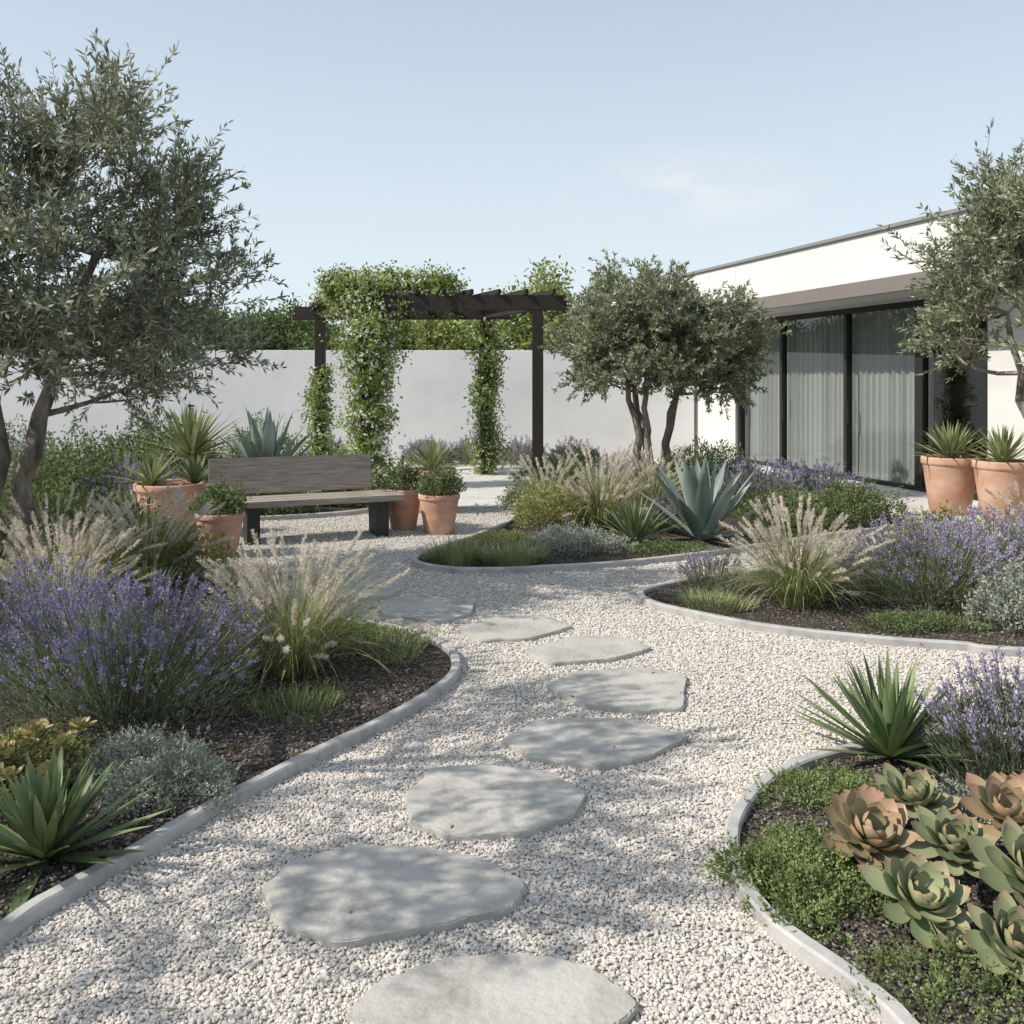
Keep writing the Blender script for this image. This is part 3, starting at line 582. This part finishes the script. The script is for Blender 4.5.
# ---------------------------------------------------------------- house
h=empty('modern_house',(5.78,12.9,0),math.atan2(-.957,.289))
W=M['render']
box('wall_facade_left',(-8.46,0,0),(-4.9,.3,3.95),W,h,.006)
box('wall_facade_right',(1.3,0,0),(10,.3,3.95),W,h,.006)
box('wall_facade_header',(-4.898,.001,2.85),(1.298,.299,3.949),W,h,0)
box('wall_end',(-8.46,.302,0),(-8.16,8,3.95),W,h,.006)
box('wall_end_near',(9.7,.302,0),(10,8,3.95),W,h,.006)
box('wall_back',(-8.158,7.7,0),(9.698,8,3.95),W,h,.006)
box('roof',(-8.158,.302,3.4),(9.698,7.698,3.6),M['cap'],h,0)
box('floor',(-8.158,.302,-.02),(9.698,7.698,.11),M['floor'],h,0)
box('partition_wall',(-5.4,3.4,.112),(3,3.5,3.398),W,h,0)
box('parapet_cap',(-8.5,-.05,3.952),(10.05,.36,4.01),M['cap'],h,.004)
box('canopy_fascia',(-5.6,-.9,2.88),(10,-.84,3.09),M['fascia'],h,.004)
box('canopy_roof',(-5.6,-.838,2.98),(10,-.002,3.07),M['fascia'],h,.003)
box('canopy_soffit',(-5.58,-.836,2.90),(9.98,-.002,2.978),W,h,0)
box('terrace',(-5.9,-1.5,-.02),(10,-.002,.1),M['paving'],h,.008)
box('threshold',(-4.898,.0,.0),(1.298,.3,.105),M['paving'],h,0)
m,nt,out=newmat('glass'); 
tb=N(nt,'ShaderNodeBsdfTransparent'); tb.inputs[0].default_value=(.66,.70,.69,1); gl=N(nt,'ShaderNodeBsdfGlossy'); gl.inputs['Roughness'].default_value=.01
lw=N(nt,'ShaderNodeLayerWeight'); pw=N(nt,'ShaderNodeMath',operation='POWER'); nt.links.new(lw.outputs['Facing'],pw.inputs[0]); pw.inputs[1].default_value=3
ma=N(nt,'ShaderNodeMath',operation='MULTIPLY_ADD'); nt.links.new(pw.outputs[0],ma.inputs[0]); ma.inputs[1].default_value=.75; ma.inputs[2].default_value=.09
ms=N(nt,'ShaderNodeMixShader'); nt.links.new(ma.outputs[0],ms.inputs[0]); nt.links.new(tb.outputs[0],ms.inputs[1]); nt.links.new(gl.outputs[0],ms.inputs[2]); nt.links.new(ms.outputs[0],out.inputs[0]); M['glass']=m
xs=[-4.9,-3.44,-1.64,0,1.3]; F=M['frame']
box('frame_top',(-4.897,.06,2.76),(1.297,.16,2.848),F,h,.003); box('frame_bottom',(-4.897,.06,.106),(1.297,.16,.17),F,h,.003)
for i,x in enumerate(xs):
    w=.04; lo=x-w if 0<i<4 else (x+.003 if i==0 else x-.09); hi=x+w if 0<i<4 else (x+.09 if i==0 else x-.003)
    if i==3: lo-=.04;hi+=.04
    box('frame_mullion_%d'%(i+1),(lo,.055,.172),(hi,.165,2.758),F,h,.003)
for i in range(4):
    a=Acc(); x0,x1=xs[i]+.04,xs[i+1]-.04
    a.add([(x0,.11,.165),(x1,.11,.165),(x1,.11,2.765),(x0,.11,2.765)],[[0,1,2,3]]); a.build('glass_pane_%d'%(i+1),[m],h,smooth=False)
    if i<3: box('door_handle_%d'%(i+1),(xs[i]+.1,.02,1.0),(xs[i]+.12,.05,1.35),F,h,.003)
mc,nt,out=newmat('curtain'); d=N(nt,'ShaderNodeBsdfDiffuse'); d.inputs[0].default_value=(.56,.57,.56,1); nt.links.new(d.outputs[0],out.inputs[0])
for n_,x0,x1 in (('curtain_1',-4.85,-3.36),('curtain_2',-3.35,-1.66),('curtain_3',-1.62,.02)):
    nx=340; xx=np.linspace(x0,x1,nx); yy=.30+.05*np.sin(xx*41+2.2*np.sin(xx*4.3)+x0)*(.7+.3*np.sin(xx*7))+.018*np.sin(xx*91)
    V=np.stack([np.stack([xx,yy,np.full(nx,.13)],1),np.stack([xx,.30+(yy-.30)*.7,np.full(nx,2.8)],1)],0)
    i=np.arange(nx-1); a=Acc(); a.add(V,np.stack([i,i+1,i+nx+1,i+nx],-1)); a.build(n_,[mc],h)
# ---------------------------------------------------------------- sky, sun, camera
sd=nrm(np.array([-.965,-.26,0])); el=R(42)
w=bpy.data.worlds.new('World'); scene.world=w; w.use_nodes=True; nt=w.node_tree; nt.nodes.clear()
out=nt.nodes.new('ShaderNodeOutputWorld'); bg=N(nt,'ShaderNodeBackground'); bg.inputs[1].default_value=.132
sk=N(nt,'ShaderNodeTexSky'); sk.sky_type='NISHITA'; sk.sun_disc=False; sk.sun_elevation=el; sk.sun_rotation=math.atan2(sd[0],sd[1])%(2*math.pi)
sk.air_density=1.0; sk.dust_density=1.0; sk.ozone_density=1.6
tc=N(nt,'ShaderNodeTexCoord')
sx=N(nt,'ShaderNodeSeparateXYZ'); nt.links.new(tc.outputs['Generated'],sx.inputs[0])
hz=N(nt,'ShaderNodeMapRange'); hz.inputs[1].default_value=0;hz.inputs[2].default_value=.5;hz.inputs[3].default_value=.93;hz.inputs[4].default_value=.42; nt.links.new(sx.outputs[2],hz.inputs[0])
hm=N(nt,'ShaderNodeMix',data_type='RGBA'); nt.links.new(hz.outputs[0],hm.inputs[0]); nt.links.new(sk.outputs[0],hm.inputs[6]); hm.inputs[7].default_value=(6.3,7.0,7.5,1)
mp=N(nt,'ShaderNodeMapping'); mp.inputs['Scale'].default_value=(3,3,9); nt.links.new(tc.outputs['Generated'],mp.inputs[0])
no=N(nt,'ShaderNodeTexNoise',i_Scale=2.6,i_Detail=6.,i_Roughness=.6); nt.links.new(mp.outputs[0],no.inputs['Vector'])
rp=ramp(nt,[(0,0,0),(1,1,1)],[.42,.75]); nt.links.new(no.outputs[0],rp.inputs[0])
cd=nrm(np.array([.20,1,.215])); sb=N(nt,'ShaderNodeVectorMath',operation='SUBTRACT'); nt.links.new(tc.outputs['Generated'],sb.inputs[0]); sb.inputs[1].default_value=tuple(cd)
sc=N(nt,'ShaderNodeVectorMath',operation='MULTIPLY'); sc.inputs[1].default_value=(6.5,6.5,20); nt.links.new(sb.outputs[0],sc.inputs[0])
ln=N(nt,'ShaderNodeVectorMath',operation='LENGTH'); nt.links.new(sc.outputs[0],ln.inputs[0])
mk=N(nt,'ShaderNodeMapRange'); mk.inputs[1].default_value=.1;mk.inputs[2].default_value=1.;mk.inputs[3].default_value=.8;mk.inputs[4].default_value=0; nt.links.new(ln.outputs['Value'],mk.inputs[0])
mm=N(nt,'ShaderNodeMath',operation='MULTIPLY'); nt.links.new(rp.outputs[0],mm.inputs[0]); nt.links.new(mk.outputs[0],mm.inputs[1])
mx=N(nt,'ShaderNodeMix',data_type='RGBA'); nt.links.new(mm.outputs[0],mx.inputs[0]); nt.links.new(hm.outputs[2],mx.inputs[6]); mx.inputs[7].default_value=(7.4,7.1,7.1,1)
nt.links.new(mx.outputs[2],bg.inputs[0]); nt.links.new(bg.outputs[0],out.inputs[0])
s=bpy.data.lights.new('sun','SUN'); s.energy=5.0; s.angle=R(.5); s.color=(1,.93,.83)
so=link(bpy.data.objects.new('sun',s)); dv=Vector((-sd[0]*math.cos(el),-sd[1]*math.cos(el),-math.sin(el))); so.rotation_euler=dv.to_track_quat('-Z','Y').to_euler()
cam=bpy.data.cameras.new('camera'); cam.lens=31.64; cam.sensor_width=36; cam.shift_y=-132/1024; cam.clip_end=2000; cam.clip_start=.05
co=link(bpy.data.objects.new('camera',cam)); co.location=(0,0,1.7); co.rotation_euler=(R(90),0,0); scene.camera=co
scene.view_settings.view_transform='Standard'; scene.view_settings.look='None'; scene.view_settings.exposure=0
